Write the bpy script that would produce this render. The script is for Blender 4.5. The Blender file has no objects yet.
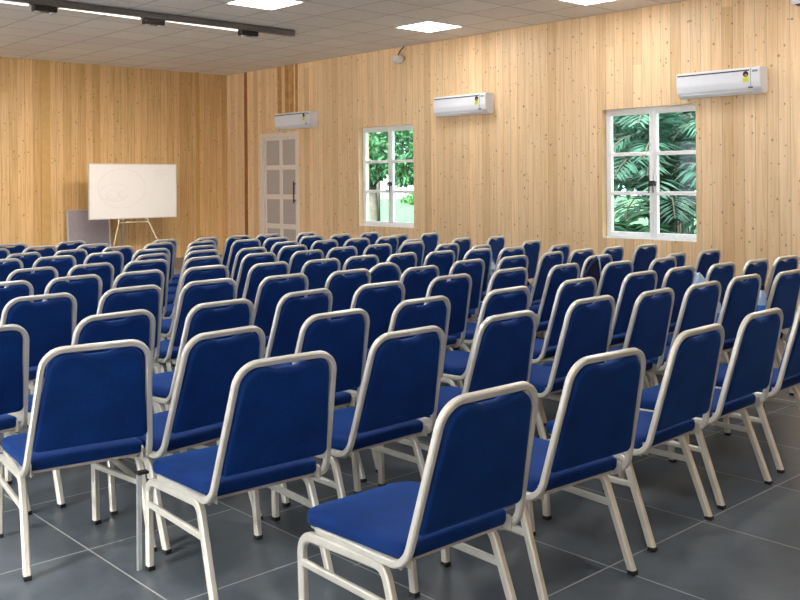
import bpy, bmesh, math, random
from mathutils import Vector, Matrix, Quaternion
R = random.Random(7)
PI = math.pi
scene = bpy.context.scene
COL = scene.collection

def vec(x, y, z): return Vector((x, y, z))
# helpers
def link_obj(name, bm, mat, parent=None, smooth=False, loc=None):
    me = bpy.data.meshes.new(name)
    bm.to_mesh(me); bm.free()
    if smooth:
        for p in me.polygons: p.use_smooth = True
        if smooth != True: me.set_sharp_from_angle(angle=math.radians(smooth))
    mats = mat if isinstance(mat, (list, tuple)) else [mat]
    for m in mats: me.materials.append(m)
    o = bpy.data.objects.new(name, me); COL.objects.link(o)
    if parent: o.parent = parent
    if loc: o.location = loc
    return o

def thing(name, label, cat, loc=(0, 0, 0), rz=0.0, group=None):
    o = bpy.data.objects.new(name, None); COL.objects.link(o)
    o.empty_display_size = 0.1
    o.location = loc; o.rotation_euler = (0, 0, rz)
    return tag(o, label, cat, group)

def tag(o, label, cat, group=None):
    o['label'] = label; o['category'] = cat
    if group: o['group'] = group
    return o

def struct(name, bm, mat, parent=None, smooth=False):
    o = link_obj(name, bm, mat, parent, smooth)
    if not parent: o['kind'] = 'structure'
    return o

def add_box(bm, x0, x1, y0, y1, z0, z1, bevel=0.0, mi=0):
    vs = [bm.verts.new(c) for c in ((x0,y0,z0),(x1,y0,z0),(x1,y1,z0),(x0,y1,z0),(x0,y0,z1),(x1,y0,z1),(x1,y1,z1),(x0,y1,z1))]
    fs = [bm.faces.new([vs[i] for i in q]) for q in ((0,3,2,1),(4,5,6,7),(0,1,5,4),(1,2,6,5),(2,3,7,6),(3,0,4,7))]
    for f in fs: f.material_index = mi
    if bevel > 0:
        es = set(e for f in fs for e in f.edges)
        bmesh.ops.bevel(bm, geom=list(es), offset=bevel, segments=2, profile=0.5, affect='EDGES')
    return fs

def box_bm(*a, **k):
    bm = bmesh.new(); add_box(bm, *a, **k); return bm

def fillet(pts, rad, seg=6):
    """pts: polyline of Vectors; rad: per-vertex radius list"""
    out = [pts[0]]
    for i in range(1, len(pts)-1):
        p, a, b = pts[i], pts[i-1], pts[i+1]
        r = rad[i]
        if r <= 0: out.append(p); continue
        u, v = (a-p).normalized(), (b-p).normalized()
        ang = u.angle(v)
        if ang > PI-.02: out.append(p); continue
        t = r/math.tan(ang/2)
        p1, p2 = p+u*t, p+v*t
        c = p+(u+v).normalized()*(r/math.sin(ang/2))
        n = (p1-c).cross(p2-c).normalized(); tot = (p1-c).angle(p2-c)
        for k in range(seg+1):
            out.append(c+Quaternion(n, tot*k/seg) @ (p1-c))
    out.append(pts[-1])
    return out

def sweep(bm, path, rw, rh, up, n=10, power=2.0, cap=True):
    """sweep a superellipse profile (half sizes rw along side, rh along up) with parallel transport"""
    m = len(path)
    T = []
    for i in range(m):
        a = path[max(i-1, 0)]; b = path[min(i+1, m-1)]
        T.append((b-a).normalized())
    u = Vector(up); u = (u-T[0]*u.dot(T[0])).normalized()
    rings = []
    for i in range(m):
        if i:
            q = T[i-1].rotation_difference(T[i]); u = q @ u
            u = (u-T[i]*u.dot(T[i])).normalized()
        s = T[i].cross(u)
        sc = 1.0
        if 0 < i < m-1:
            d = T[i].dot((path[i+1]-path[i]).normalized()); sc = 1.0/max(d, .6)
        ring = []
        for k in range(n):
            a = 2*PI*(k+.5)/n
            ca, sa = math.cos(a), math.sin(a)
            if n == 8 and power == 9:      # rectangular tube with narrow chamfers
                t_ = .62
                cx, cy = [(1, t_), (t_, 1), (-t_, 1), (-1, t_), (-1, -t_), (-t_, -1), (t_, -1), (1, -t_)][k]
                cx *= rw; cy *= rh
            else:
                cx = math.copysign(abs(ca)**(2/power), ca)*rw; cy = math.copysign(abs(sa)**(2/power), sa)*rh
            ring.append(bm.verts.new(path[i]+s*cx+u*cy))
        rings.append(ring)
    for i in range(m-1):
        for k in range(n):
            bm.faces.new((rings[i][k], rings[i][(k+1) % n], rings[i+1][(k+1) % n], rings[i+1][k]))
    if cap:
        bm.faces.new(rings[0][::-1]); bm.faces.new(rings[-1])
    return rings

def tube(pts, r, n=10, up=(0, 0, 1), rad=None, power=2.0, rh=None, seg=6):
    bm = bmesh.new()
    P = [Vector(p) for p in pts]
    if rad: P = fillet(P, rad, seg)
    sweep(bm, P, r, rh or r, up, n, power)
    return bm

def rings_mesh(bm, rings, close_bottom=True, close_top=True):
    vs = [[bm.verts.new(p) for p in r] for r in rings]
    n = len(vs[0])
    for i in range(len(vs)-1):
        for k in range(n):
            bm.faces.new((vs[i][k], vs[i][(k+1) % n], vs[i+1][(k+1) % n], vs[i+1][k]))
    if close_bottom: bm.faces.new(vs[0][::-1])
    if close_top: bm.faces.new(vs[-1])

def lathe(prof, n=20):
    bm = bmesh.new()
    rings = [[Vector((r*math.cos(2*PI*k/n), r*math.sin(2*PI*k/n), z)) for k in range(n)] for r, z in prof]
    rings_mesh(bm, rings)
    return bm

# ------------------------------------------------------------------ materials
def new_mat(name):
    m = bpy.data.materials.new(name); m.use_nodes = True
    nt = m.node_tree; b = nt.nodes['Principled BSDF']
    return m, nt, b

def N(nt, t, **kw):
    n = nt.nodes.new(t)
    for k, v in kw.items():
        if k.startswith('i_'):
            n.inputs[k[2:].replace('_', ' ')].default_value = v
        else: setattr(n, k, v)
    return n

def math_n(nt, op, a, b=None, c=None):
    n = nt.nodes.new('ShaderNodeMath'); n.operation = op
    for i, x in enumerate((a, b, c)):
        if x is None: continue
        if isinstance(x, (int, float)): n.inputs[i].default_value = x
        else: nt.links.new(x, n.inputs[i])
    return n.outputs[0]

def mix_c(nt, fac, a, b, mode='MIX'):
    n = nt.nodes.new('ShaderNodeMix'); n.data_type = 'RGBA'; n.blend_type = mode
    for s, x in ((0, fac), (6, a), (7, b)):
        if isinstance(x, (int, float)): n.inputs[s].default_value = x
        elif isinstance(x, tuple): n.inputs[s].default_value = (x[0], x[1], x[2], 1)
        else: nt.links.new(x, n.inputs[s])
    return n.outputs[2]

def ramp(nt, fac, stops):
    n = nt.nodes.new('ShaderNodeValToRGB')
    el = n.color_ramp.elements
    while len(el) < len(stops): el.new(0.5)
    for e, (p, c) in zip(el, stops):
        e.position = p; e.color = (c[0], c[1], c[2], 1) if isinstance(c, tuple) else (c, c, c, 1)
    nt.links.new(fac, n.inputs[0])
    return n.outputs[0]

def simple(name, col, rough=0.5, metal=0.0, noise=0.0, nscale=20.0, bump=0.0, bscale=200.0, sheen=0.0, spec=0.5):
    m, nt, b = new_mat(name)
    b.inputs['Roughness'].default_value = rough; b.inputs['Metallic'].default_value = metal
    b.inputs['Specular IOR Level'].default_value = spec
    if sheen: b.inputs['Sheen Weight'].default_value = sheen; b.inputs['Sheen Roughness'].default_value = 0.4
    tc = N(nt, 'ShaderNodeTexCoord')
    nz = N(nt, 'ShaderNodeTexNoise', i_Scale=nscale, i_Detail=3.0)
    nt.links.new(tc.outputs['Object'], nz.inputs['Vector'])
    lo = tuple(c*(1-noise) for c in col); hi = tuple(min(1, c*(1+noise)) for c in col)
    nt.links.new(ramp(nt, nz.outputs['Fac'], [(0.3, lo), (0.7, hi)]), b.inputs['Base Color'])
    if bump:
        n2 = N(nt, 'ShaderNodeTexNoise', i_Scale=bscale, i_Detail=2.0)
        nt.links.new(tc.outputs['Object'], n2.inputs['Vector'])
        bp = N(nt, 'ShaderNodeBump', i_Strength=bump, i_Distance=0.002)
        nt.links.new(n2.outputs['Fac'], bp.inputs['Height']); nt.links.new(bp.outputs[0], b.inputs['Normal'])
    return m

def wood_planks(name, axis, base, dark, pw=0.15):
    """vertical pine boards; axis = 'X' or 'Y', the direction along the wall"""
    m, nt, b = new_mat(name)
    geo = N(nt, 'ShaderNodeNewGeometry')
    sep = N(nt, 'ShaderNodeSeparateXYZ'); nt.links.new(geo.outputs['Position'], sep.inputs[0])
    u = sep.outputs[0] if axis == 'X' else sep.outputs[1]
    z = sep.outputs[2]
    ps = math_n(nt, 'DIVIDE', u, pw)
    idx = math_n(nt, 'FLOOR', ps); fr = math_n(nt, 'FRACT', ps)
    wn = N(nt, 'ShaderNodeTexWhiteNoise', noise_dimensions='1D'); nt.links.new(idx, wn.inputs['W'])
    rnd = wn.outputs['Value']
    # length of boards: each board changes piece at its own height
    seg = math_n(nt, 'FLOOR', math_n(nt, 'ADD', math_n(nt, 'DIVIDE', z, 9.0), math_n(nt, 'MULTIPLY', rnd, 0.7)))
    wn2 = N(nt, 'ShaderNodeTexWhiteNoise', noise_dimensions='2D')
    cb = N(nt, 'ShaderNodeCombineXYZ'); nt.links.new(idx, cb.inputs[0]); nt.links.new(seg, cb.inputs[1])
    nt.links.new(cb.outputs[0], wn2.inputs['Vector'])
    # grain coordinates (offset per board)
    cg = N(nt, 'ShaderNodeCombineXYZ')
    nt.links.new(math_n(nt, 'MULTIPLY', u, 34.0), cg.inputs[0])
    nt.links.new(math_n(nt, 'ADD', math_n(nt, 'MULTIPLY', z, 1.1), math_n(nt, 'MULTIPLY', rnd, 37.0)), cg.inputs[1])
    gr = N(nt, 'ShaderNodeTexNoise', i_Scale=1.0, i_Detail=5.0, i_Roughness=0.6, i_Distortion=0.6)
    nt.links.new(cg.outputs[0], gr.inputs['Vector'])
    c_grain = ramp(nt, gr.outputs['Fac'], [(0.3, dark), (0.55, base), (0.8, tuple(min(1, c*1.12) for c in base))])
    # per-board tint
    tint = ramp(nt, wn2.outputs['Value'], [(0.0, (0.84, 0.77, 0.66)), (0.22, (0.95, 0.93, 0.89)), (0.7, (1.0, 1.0, 1.0)), (1.0, (1.08, 1.06, 1.04))])
    c1 = mix_c(nt, 1.0, c_grain, tint, 'MULTIPLY')
    # large patches of yellower, older boards
    # knots
    ck = N(nt, 'ShaderNodeCombineXYZ')
    nt.links.new(math_n(nt, 'MULTIPLY', u, 11.5), ck.inputs[0]); nt.links.new(math_n(nt, 'MULTIPLY', z, 10.5), ck.inputs[1])
    vo = N(nt, 'ShaderNodeTexVoronoi', i_Scale=1.0, i_Randomness=1.0); nt.links.new(ck.outputs[0], vo.inputs['Vector'])
    sc = N(nt, 'ShaderNodeSeparateColor'); nt.links.new(vo.outputs['Color'], sc.inputs[0])
    rad = math_n(nt, 'MULTIPLY', math_n(nt, 'POWER', sc.outputs[0], 2.4), 0.18)
    core = math_n(nt, 'LESS_THAN', vo.outputs['Distance'], rad)
    n_k = N(nt, 'ShaderNodeMapRange', interpolation_type='SMOOTHSTEP')
    nt.links.new(vo.outputs['Distance'], n_k.inputs[0])
    n_k.inputs[1].default_value = 0.0; nt.links.new(math_n(nt, 'ADD', math_n(nt, 'MULTIPLY', rad, 1.6), 0.001), n_k.inputs[2])
    n_k.inputs[3].default_value = 1.0; n_k.inputs[4].default_value = 0.0
    c2 = mix_c(nt, math_n(nt, 'MULTIPLY', n_k.outputs[0], 0.7), c1, (0.26, 0.11, 0.04))
    c3 = mix_c(nt, math_n(nt, 'MULTIPLY', core, 0.35), c2, (0.10, 0.04, 0.015))
    # second, finer scatter of pin knots
    ck2 = N(nt, 'ShaderNodeCombineXYZ')
    nt.links.new(math_n(nt, 'MULTIPLY', u, 19.0), ck2.inputs[0]); nt.links.new(math_n(nt, 'MULTIPLY', z, 12.0), ck2.inputs[1]); ck2.inputs[2].default_value = 5.3
    vo2 = N(nt, 'ShaderNodeTexVoronoi', i_Scale=1.0, i_Randomness=1.0); nt.links.new(ck2.outputs[0], vo2.inputs['Vector'])
    sc2 = N(nt, 'ShaderNodeSeparateColor'); nt.links.new(vo2.outputs['Color'], sc2.inputs[0])
    k2 = math_n(nt, 'LESS_THAN', vo2.outputs['Distance'], math_n(nt, 'MULTIPLY', math_n(nt, 'POWER', sc2.outputs[0], 3.0), 0.24))
    c3 = mix_c(nt, math_n(nt, 'MULTIPLY', k2, 0.6), c3, (0.16, 0.07, 0.03))
    # groove between boards
    ed = math_n(nt, 'MINIMUM', fr, math_n(nt, 'SUBTRACT', 1.0, fr))
    gv = math_n(nt, 'LESS_THAN', ed, 0.028)
    c4 = mix_c(nt, math_n(nt, 'MULTIPLY', gv, 0.42), c3, (0.22, 0.12, 0.05))
    nt.links.new(c4, b.inputs['Base Color'])
    b.inputs['Roughness'].default_value = 0.42
    bp = N(nt, 'ShaderNodeBump', i_Strength=0.5, i_Distance=0.004)
    h = math_n(nt, 'MINIMUM', math_n(nt, 'MULTIPLY', ed, 25.0), 1.0)
    nt.links.new(h, bp.inputs['Height']); nt.links.new(bp.outputs[0], b.inputs['Normal'])
    return m

M = {}
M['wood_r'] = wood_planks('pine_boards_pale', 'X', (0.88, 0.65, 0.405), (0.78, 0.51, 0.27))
M['wood_f'] = wood_planks('pine_boards_golden_warm_lit', 'Y', (0.80, 0.55, 0.28), (0.62, 0.38, 0.15))  # yellower base holds both the wood's own tone and the warm light on it
M['wood_plain'] = simple('pine_reveal', (0.60, 0.42, 0.24), 0.5, noise=0.15, nscale=6)
M['trim_dark'] = simple('red_brown_batten', (0.33, 0.13, 0.035), 0.45, noise=0.2, nscale=9)
M['trim_red'] = simple('reddish_board', (0.50, 0.27, 0.09), 0.45, noise=0.25, nscale=9)
M['trim_yellow'] = simple('yellow_pine_batten', (0.64, 0.40, 0.15), 0.45, noise=0.06, nscale=9)
M['metal'] = simple('ivory_painted_steel', (0.70, 0.685, 0.625), 0.28, 0.25, noise=0.07, nscale=14, bump=0.15, bscale=90)
M['plate'] = simple('satin_steel_plate', (0.55, 0.52, 0.46), 0.4, 0.3, noise=0.06)
M['silver'] = simple('silver_bar', (0.50, 0.54, 0.58), 0.3, 0.6, noise=0.05)
M['rubber'] = simple('black_rubber', (0.012, 0.012, 0.013), 0.6, noise=0.1)
M['white_paint'] = simple('white_window_paint', (0.92, 0.93, 0.95), 0.35, noise=0.03)
M['cream_paint'] = simple('cream_door_paint', (0.80, 0.72, 0.66), 0.4, noise=0.03)
M['black'] = simple('black_metal', (0.012, 0.011, 0.013), 0.4, noise=0.1)
M['board_white'] = simple('whiteboard_face', (0.90, 0.88, 0.89), 0.3, noise=0.01)
M['board_mark'] = simple('faint_marker', (0.76, 0.745, 0.76), 0.5, noise=0.02)
M['board_frame'] = simple('aluminium_edge', (0.72, 0.71, 0.72), 0.35, 0.3)
M['lilac_grey'] = simple('lilac_grey_felt', (0.42, 0.38, 0.43), 0.85, noise=0.06, bump=0.2)
M['easel_wood'] = simple('pale_easel_leg', (0.78, 0.68, 0.50), 0.5, noise=0.08)
M['ac_white'] = simple('ac_white_plastic', (0.80, 0.83, 0.90), 0.3, noise=0.015)
M['ac_dark'] = simple('ac_dark_slot', (0.05, 0.055, 0.065), 0.5)
M['ac_grey'] = simple('ac_grey_mark', (0.30, 0.32, 0.36), 0.5)
M['sticker_yellow'] = simple('sticker_yellow', (0.72, 0.76, 0.04), 0.5)
M['sticker_black'] = simple('sticker_black', (0.02, 0.02, 0.02), 0.5)
M['sticker_orange'] = simple('sticker_orange', (0.8, 0.33, 0.06), 0.5)
M['track'] = simple('grey_track', (0.16, 0.155, 0.15), 0.35, 0.5, noise=0.1)
M['lamp_shade'] = simple('lamp_shade_white', (0.75, 0.72, 0.66), 0.3, noise=0.04)
M['navy_cloth'] = simple('navy_cloth', (0.004, 0.012, 0.06), 0.9, noise=0.2, bump=0.3, bscale=60)
M['white_trim'] = simple('white_cloth_trim', (0.62, 0.68, 0.80), 0.7, noise=0.05)
M['pale_blue'] = simple('pale_blue_plastic', (0.45, 0.62, 0.85), 0.35, noise=0.12, nscale=12)
M['bottle_blue'] = simple('bright_blue_bottle', (0.05, 0.22, 0.70), 0.25, noise=0.05)
M['bark'] = simple('tree_bark', (0.045, 0.032, 0.026), 0.9, noise=0.4, nscale=8, bump=0.6, bscale=20)
M['lawn'] = simple('lawn_grass', (0.032, 0.080, 0.026), 0.9, noise=0.35, nscale=0.6, bump=0.5, bscale=15)
M['bounce_ground'] = simple('pale_bounce_ground', (0.72, 0.68, 0.64), 0.9, noise=0.1, nscale=1.0)
M['earth'] = simple('dry_path', (0.55, 0.50, 0.38), 0.9, noise=0.2, nscale=1.0)

# blue upholstery
def fabric():
    m, nt, b = new_mat('royal_blue_upholstery')
    tc = N(nt, 'ShaderNodeTexCoord')
    nz = N(nt, 'ShaderNodeTexNoise', i_Scale=260.0, i_Detail=2.0)
    nt.links.new(tc.outputs['Object'], nz.inputs['Vector'])
    n2 = N(nt, 'ShaderNodeTexNoise', i_Scale=7.0, i_Detail=2.0)
    nt.links.new(tc.outputs['Object'], n2.inputs['Vector'])
    f = math_n(nt, 'ADD', math_n(nt, 'MULTIPLY', nz.outputs['Fac'], 0.6), math_n(nt, 'MULTIPLY', n2.outputs['Fac'], 0.4))
    nt.links.new(ramp(nt, f, [(0.35, (0.0012, 0.018, 0.112)), (0.65, (0.0024, 0.040, 0.212))]), b.inputs['Base Color'])
    b.inputs['Roughness'].default_value = 0.75
    b.inputs['Specular IOR Level'].default_value = 0.18
    b.inputs['Sheen Weight'].default_value = 0.5
    b.inputs['Sheen Roughness'].default_value = 0.3
    b.inputs['Sheen Tint'].default_value = (0.10, 0.32, 1.0, 1)
    bp = N(nt, 'ShaderNodeBump', i_Strength=0.25, i_Distance=0.001)
    nt.links.new(nz.outputs['Fac'], bp.inputs['Height']); nt.links.new(bp.outputs[0], b.inputs['Normal'])
    return m
M['fabric'] = fabric()

def floor_mat():
    m, nt, b = new_mat('slate_floor_tiles')
    geo = N(nt, 'ShaderNodeNewGeometry')
    sep = N(nt, 'ShaderNodeSeparateXYZ'); nt.links.new(geo.outputs['Position'], sep.inputs[0])
    T = 0.7338
    x, y = sep.outputs[0], sep.outputs[1]
    sw = math_n(nt, 'GREATER_THAN', y, 2.49)
    # tile courses beyond y = 2.49 are shifted by a cut tile
    xs = math_n(nt, 'ADD', math_n(nt, 'ADD', x, 3.928), math_n(nt, 'MULTIPLY', sw, -0.195))
    fx = math_n(nt, 'DIVIDE', xs, T)
    fy = math_n(nt, 'DIVIDE', math_n(nt, 'SUBTRACT', y, 1.765), 0.738)
    ex = math_n(nt, 'FRACT', math_n(nt, 'ADD', fx, 0.5)); ey = math_n(nt, 'FRACT', math_n(nt, 'ADD', fy, 0.5))
    dx = math_n(nt, 'MULTIPLY', math_n(nt, 'ABSOLUTE', math_n(nt, 'SUBTRACT', ex, 0.5)), T)
    dy = math_n(nt, 'MULTIPLY', math_n(nt, 'ABSOLUTE', math_n(nt, 'SUBTRACT', ey, 0.5)), T)
    g = math_n(nt, 'LESS_THAN', math_n(nt, 'MINIMUM', dx, dy), 0.0032)
    cb = N(nt, 'ShaderNodeCombineXYZ')
    nt.links.new(math_n(nt, 'FLOOR', fx), cb.inputs[0]); nt.links.new(math_n(nt, 'FLOOR', fy), cb.inputs[1])
    wn = N(nt, 'ShaderNodeTexWhiteNoise', noise_dimensions='2D'); nt.links.new(cb.outputs[0], wn.inputs['Vector'])
    nz = N(nt, 'ShaderNodeTexNoise', i_Scale=5.0, i_Detail=6.0, i_Roughness=0.6)
    nt.links.new(geo.outputs['Position'], nz.inputs['Vector'])
    f = math_n(nt, 'ADD', math_n(nt, 'MULTIPLY', nz.outputs['Fac'], 0.75), math_n(nt, 'MULTIPLY', wn.outputs['Value'], 0.25))
    c = ramp(nt, f, [(0.25, (0.046, 0.060, 0.077)), (0.5, (0.070, 0.089, 0.110)), (0.78, (0.104, 0.126, 0.150))])
    c = mix_c(nt, g, c, (0.42, 0.43, 0.42))
    nt.links.new(c, b.inputs['Base Color'])
    b.inputs['Roughness'].default_value = 0.36
    bp = N(nt, 'ShaderNodeBump', i_Strength=0.12, i_Distance=0.003)
    n3 = N(nt, 'ShaderNodeTexNoise', i_Scale=40.0, i_Detail=3.0)
    nt.links.new(geo.outputs['Position'], n3.inputs['Vector'])
    nt.links.new(n3.outputs['Fac'], bp.inputs['Height']); nt.links.new(bp.outputs[0], b.inputs['Normal'])
    return m
M['floor'] = floor_mat()

CT = 0.76
CX0, CY0 = -10.755, 9.815
def ceil_mat():
    m, nt, b = new_mat('mineral_ceiling_tiles')
    geo = N(nt, 'ShaderNodeNewGeometry')
    sep = N(nt, 'ShaderNodeSeparateXYZ'); nt.links.new(geo.outputs['Position'], sep.inputs[0])
    fx = math_n(nt, 'DIVIDE', math_n(nt, 'SUBTRACT', sep.outputs[0], CX0), CT)
    fy = math_n(nt, 'DIVIDE', math_n(nt, 'SUBTRACT', sep.outputs[1], CY0), CT)
    ex = math_n(nt, 'FRACT', math_n(nt, 'ADD', fx, 0.5)); ey = math_n(nt, 'FRACT', math_n(nt, 'ADD', fy, 0.5))
    dx = math_n(nt, 'ABSOLUTE', math_n(nt, 'SUBTRACT', ex, 0.5)); dy = math_n(nt, 'ABSOLUTE', math_n(nt, 'SUBTRACT', ey, 0.5))
    d = math_n(nt, 'MINIMUM', dx, dy)
    g = math_n(nt, 'LESS_THAN', d, 0.016)
    cb = N(nt, 'ShaderNodeCombineXYZ')
    nt.links.new(math_n(nt, 'FLOOR', fx), cb.inputs[0]); nt.links.new(math_n(nt, 'FLOOR', fy), cb.inputs[1])
    wn = N(nt, 'ShaderNodeTexWhiteNoise', noise_dimensions='2D'); nt.links.new(cb.outputs[0], wn.inputs['Vector'])
    nz = N(nt, 'ShaderNodeTexNoise', i_Scale=28.0, i_Detail=4.0); nt.links.new(geo.outputs['Position'], nz.inputs['Vector'])
    f = math_n(nt, 'ADD', math_n(nt, 'MULTIPLY', nz.outputs['Fac'], 0.7), math_n(nt, 'MULTIPLY', wn.outputs['Value'], 0.3))
    c = ramp(nt, f, [(0.2, (0.80, 0.74, 0.70)), (0.8, (0.93, 0.885, 0.85))])
    c = mix_c(nt, math_n(nt, 'MULTIPLY', g, 0.6), c, (0.30, 0.26, 0.24))
    nt.links.new(c, b.inputs['Base Color']); b.inputs['Roughness'].default_value = 0.85
    bp = N(nt, 'ShaderNodeBump', i_Strength=0.4, i_Distance=0.006)
    nt.links.new(math_n(nt, 'MINIMUM', math_n(nt, 'MULTIPLY', d, 30.0), 1.0), bp.inputs['Height']); nt.links.new(bp.outputs[0], b.inputs['Normal'])
    return m
M['ceil'] = ceil_mat()

def emit(name, col, s):
    m, nt, b = new_mat(name)
    b.inputs['Base Color'].default_value = (0.8, 0.8, 0.8, 1)
    b.inputs['Emission Color'].default_value = (*col, 1); b.inputs['Emission Strength'].default_value = s
    return m
M['panel'] = emit('panel_light', (1.0, 0.985, 0.97), 10.5)
M['strip'] = emit('warm_led_strip', (1.0, 0.88, 0.78), 1.6)

def glass_mat():
    m, nt, b = new_mat('window_glass')
    nt.nodes.remove(b)
    out = nt.nodes['Material Output']
    tr = N(nt, 'ShaderNodeBsdfTransparent'); tr.inputs[0].default_value = (0.82, 0.93, 0.90, 1)
    gl = N(nt, 'ShaderNodeBsdfGlossy'); gl.inputs['Roughness'].default_value = 0.04; gl.inputs[0].default_value = (0.85, 0.95, 1, 1)
    mx = N(nt, 'ShaderNodeMixShader'); mx.inputs[0].default_value = 0.015
    nt.links.new(tr.outputs[0], mx.inputs[1]); nt.links.new(gl.outputs[0], mx.inputs[2]); nt.links.new(mx.outputs[0], out.inputs[0])
    return m
M['glass'] = glass_mat()

def frosted():
    m, nt, b = new_mat('grey_wired_glass')
    geo = N(nt, 'ShaderNodeNewGeometry')
    sep = N(nt, 'ShaderNodeSeparateXYZ'); nt.links.new(geo.outputs['Position'], sep.inputs[0])
    fx = math_n(nt, 'FRACT', math_n(nt, 'MULTIPLY', sep.outputs[0], 18.0)); fz = math_n(nt, 'FRACT', math_n(nt, 'MULTIPLY', sep.outputs[2], 18.0))
    g = math_n(nt, 'LESS_THAN', math_n(nt, 'MINIMUM', fx, fz), 0.25)
    c = mix_c(nt, g, (0.44, 0.405, 0.38), (0.48, 0.44, 0.41))
    nt.links.new(c, b.inputs['Base Color']); b.inputs['Roughness'].default_value = 0.35
    return m
M['wired'] = frosted()

def leaf_mat(name, c0, c1, trans=0.35):
    m, nt, b = new_mat(name)
    geo = N(nt, 'ShaderNodeNewGeometry')
    nz = N(nt, 'ShaderNodeTexNoise', i_Scale=3.0, i_Detail=3.0); nt.links.new(geo.outputs['Position'], nz.inputs['Vector'])
    f = math_n(nt, 'ADD', math_n(nt, 'MULTIPLY', nz.outputs['Fac'], 0.6), math_n(nt, 'MULTIPLY', geo.outputs['Random Per Island'], 0.4))
    c = ramp(nt, f, [(0.25, c0), (0.75, c1)])
    nt.links.new(c, b.inputs['Base Color']); b.inputs['Roughness'].default_value = 0.6
    out = nt.nodes['Material Output']
    tl = N(nt, 'ShaderNodeBsdfTranslucent'); nt.links.new(c, tl.inputs[0])
    mx = N(nt, 'ShaderNodeMixShader'); mx.inputs[0].default_value = trans
    nt.links.new(b.outputs[0], mx.inputs[1]); nt.links.new(tl.outputs[0], mx.inputs[2]); nt.links.new(mx.outputs[0], out.inputs[0])
    return m
M['leaf_dark'] = leaf_mat('leaf_dark', (0.006, 0.026, 0.019), (0.035, 0.098, 0.068))
M['leaf_mid'] = leaf_mat('leaf_mid', (0.012, 0.048, 0.02), (0.045, 0.14, 0.055))
M['leaf_light'] = leaf_mat('leaf_light', (0.03, 0.085, 0.02), (0.09, 0.18, 0.06), 0.45)
M['leaf_olive'] = leaf_mat('leaf_olive', (0.004, 0.008, 0.006), (0.06, 0.07, 0.03))

def pattern_bag():
    m, nt, b = new_mat('printed_plastic_bag')
    tc = N(nt, 'ShaderNodeTexCoord')
    vo = N(nt, 'ShaderNodeTexVoronoi', i_Scale=14.0); nt.links.new(tc.outputs['Object'], vo.inputs['Vector'])
    sc = N(nt, 'ShaderNodeSeparateColor'); nt.links.new(vo.outputs['Color'], sc.inputs[0])
    c = ramp(nt, sc.outputs[0], [(0.0, (0.75, 0.82, 0.88)), (0.45, (0.55, 0.72, 0.85)), (0.55, (0.06, 0.22, 0.45)), (1.0, (0.85, 0.9, 0.92))])
    nt.links.new(c, b.inputs['Base Color']); b.inputs['Roughness'].default_value = 0.35
    return m
M['bag'] = pattern_bag()

# ------------------------------------------------------------------ room
CZ = 3.983
YW = 11.37      # right wall face
XF = -18.01     # far wall face
XB, YL = 4.0, -4.5
WT = 0.25
def slab(x0, x1, y0, y1, z0, z1, mat, name):
    return struct(name, box_bm(x0, x1, y0, y1, z0, z1), mat)
slab(XF-WT, XB+WT, YL-WT, YW+WT, -0.12, 0.0, M['floor'], 'floor')
slab(XF-WT, XB+WT, YL-WT, YW+WT, CZ, CZ+0.1, M['ceil'], 'ceiling')
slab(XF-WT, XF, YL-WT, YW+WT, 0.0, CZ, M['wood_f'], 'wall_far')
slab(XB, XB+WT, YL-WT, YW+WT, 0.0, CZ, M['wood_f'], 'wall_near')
# openings of the right wall (x0, x1, z0, z1)
W1 = (-13.47, -11.985, 0.77, 2.60)
W2 = (-8.02, -6.53, 0.755, 2.60)
D1 = (-16.72, -15.36, 0.0, 2.61)
def wall_with_openings(name, ax, c0, c1, a0, a1, ops, mat):
    bm = bmesh.new(); cur = a0
    def bx(p0, p1, z0, z1):
        if ax == 'X': add_box(bm, p0, p1, c0, c1, z0, z1)
        else: add_box(bm, c0, c1, p0, p1, z0, z1)
    for o in sorted(ops):
        bx(cur, o[0], 0, CZ)
        if o[2] > 0: bx(o[0], o[1], 0, o[2])
        bx(o[0], o[1], o[3], CZ)
        cur = o[1]
    bx(cur, a1, 0, CZ)
    return struct(name, bm, mat)
W1o = (W1[0], W1[1], W1[2], W1[3]); W2o = W2
wall_with_openings('wall_right', 'X', YW, YW+WT, XF, XB, [W1, W2, D1], M['wood_r'])
LW = [(-16.5, -13.6, 0.7, 2.9), (-12.6, -9.7, 0.7, 2.9), (-8.7, -5.8, 0.7, 2.9), (-4.8, -1.9, 0.7, 2.9), (-0.9, 2.0, 0.7, 2.9)]  # last opening is added to light the backs of the near chairs
wall_with_openings('wall_left', 'X', YL-WT, YL, XF, XB, LW, M['wood_r'])

# battens on the walls (visible vertical strips)
struct('trim_1', box_bm(-17.30, -17.19, YW-0.012, YW, 0, CZ, bevel=0.003), M['trim_dark'])
struct('trim_2', box_bm(XF, XF+0.02, 7.20, 7.38, 0, CZ, bevel=0.003), M['trim_yellow'])
bm = bmesh.new()
for a_, b_ in ((-16.06, -15.92), (-15.80, -15.66), (-15.64, -15.50), (-15.44, -15.36)): add_box(bm, a_, b_, YW-.006, YW, 3.02, CZ)
struct('trim_4', bm, M['trim_red'])
struct('trim_3', box_bm(XF, XF+0.03, 10.58, 10.66, 0, CZ, bevel=0.003), M['trim_yellow'])

def frame_grid(bm, x0, x1, z0, z1, ya, yb, w, n_x, mull, rows, munt):
    """outer frame w wide, a central mullion, horizontal muntins"""
    add_box(bm, x0, x0+w, ya, yb, z0, z1, bevel=.004); add_box(bm, x1-w, x1, ya, yb, z0, z1, bevel=.004)
    add_box(bm, x0+w, x1-w, ya, yb, z0, z0+w, bevel=.004); add_box(bm, x0+w, x1-w, ya, yb, z1-w, z1, bevel=.004)

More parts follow.
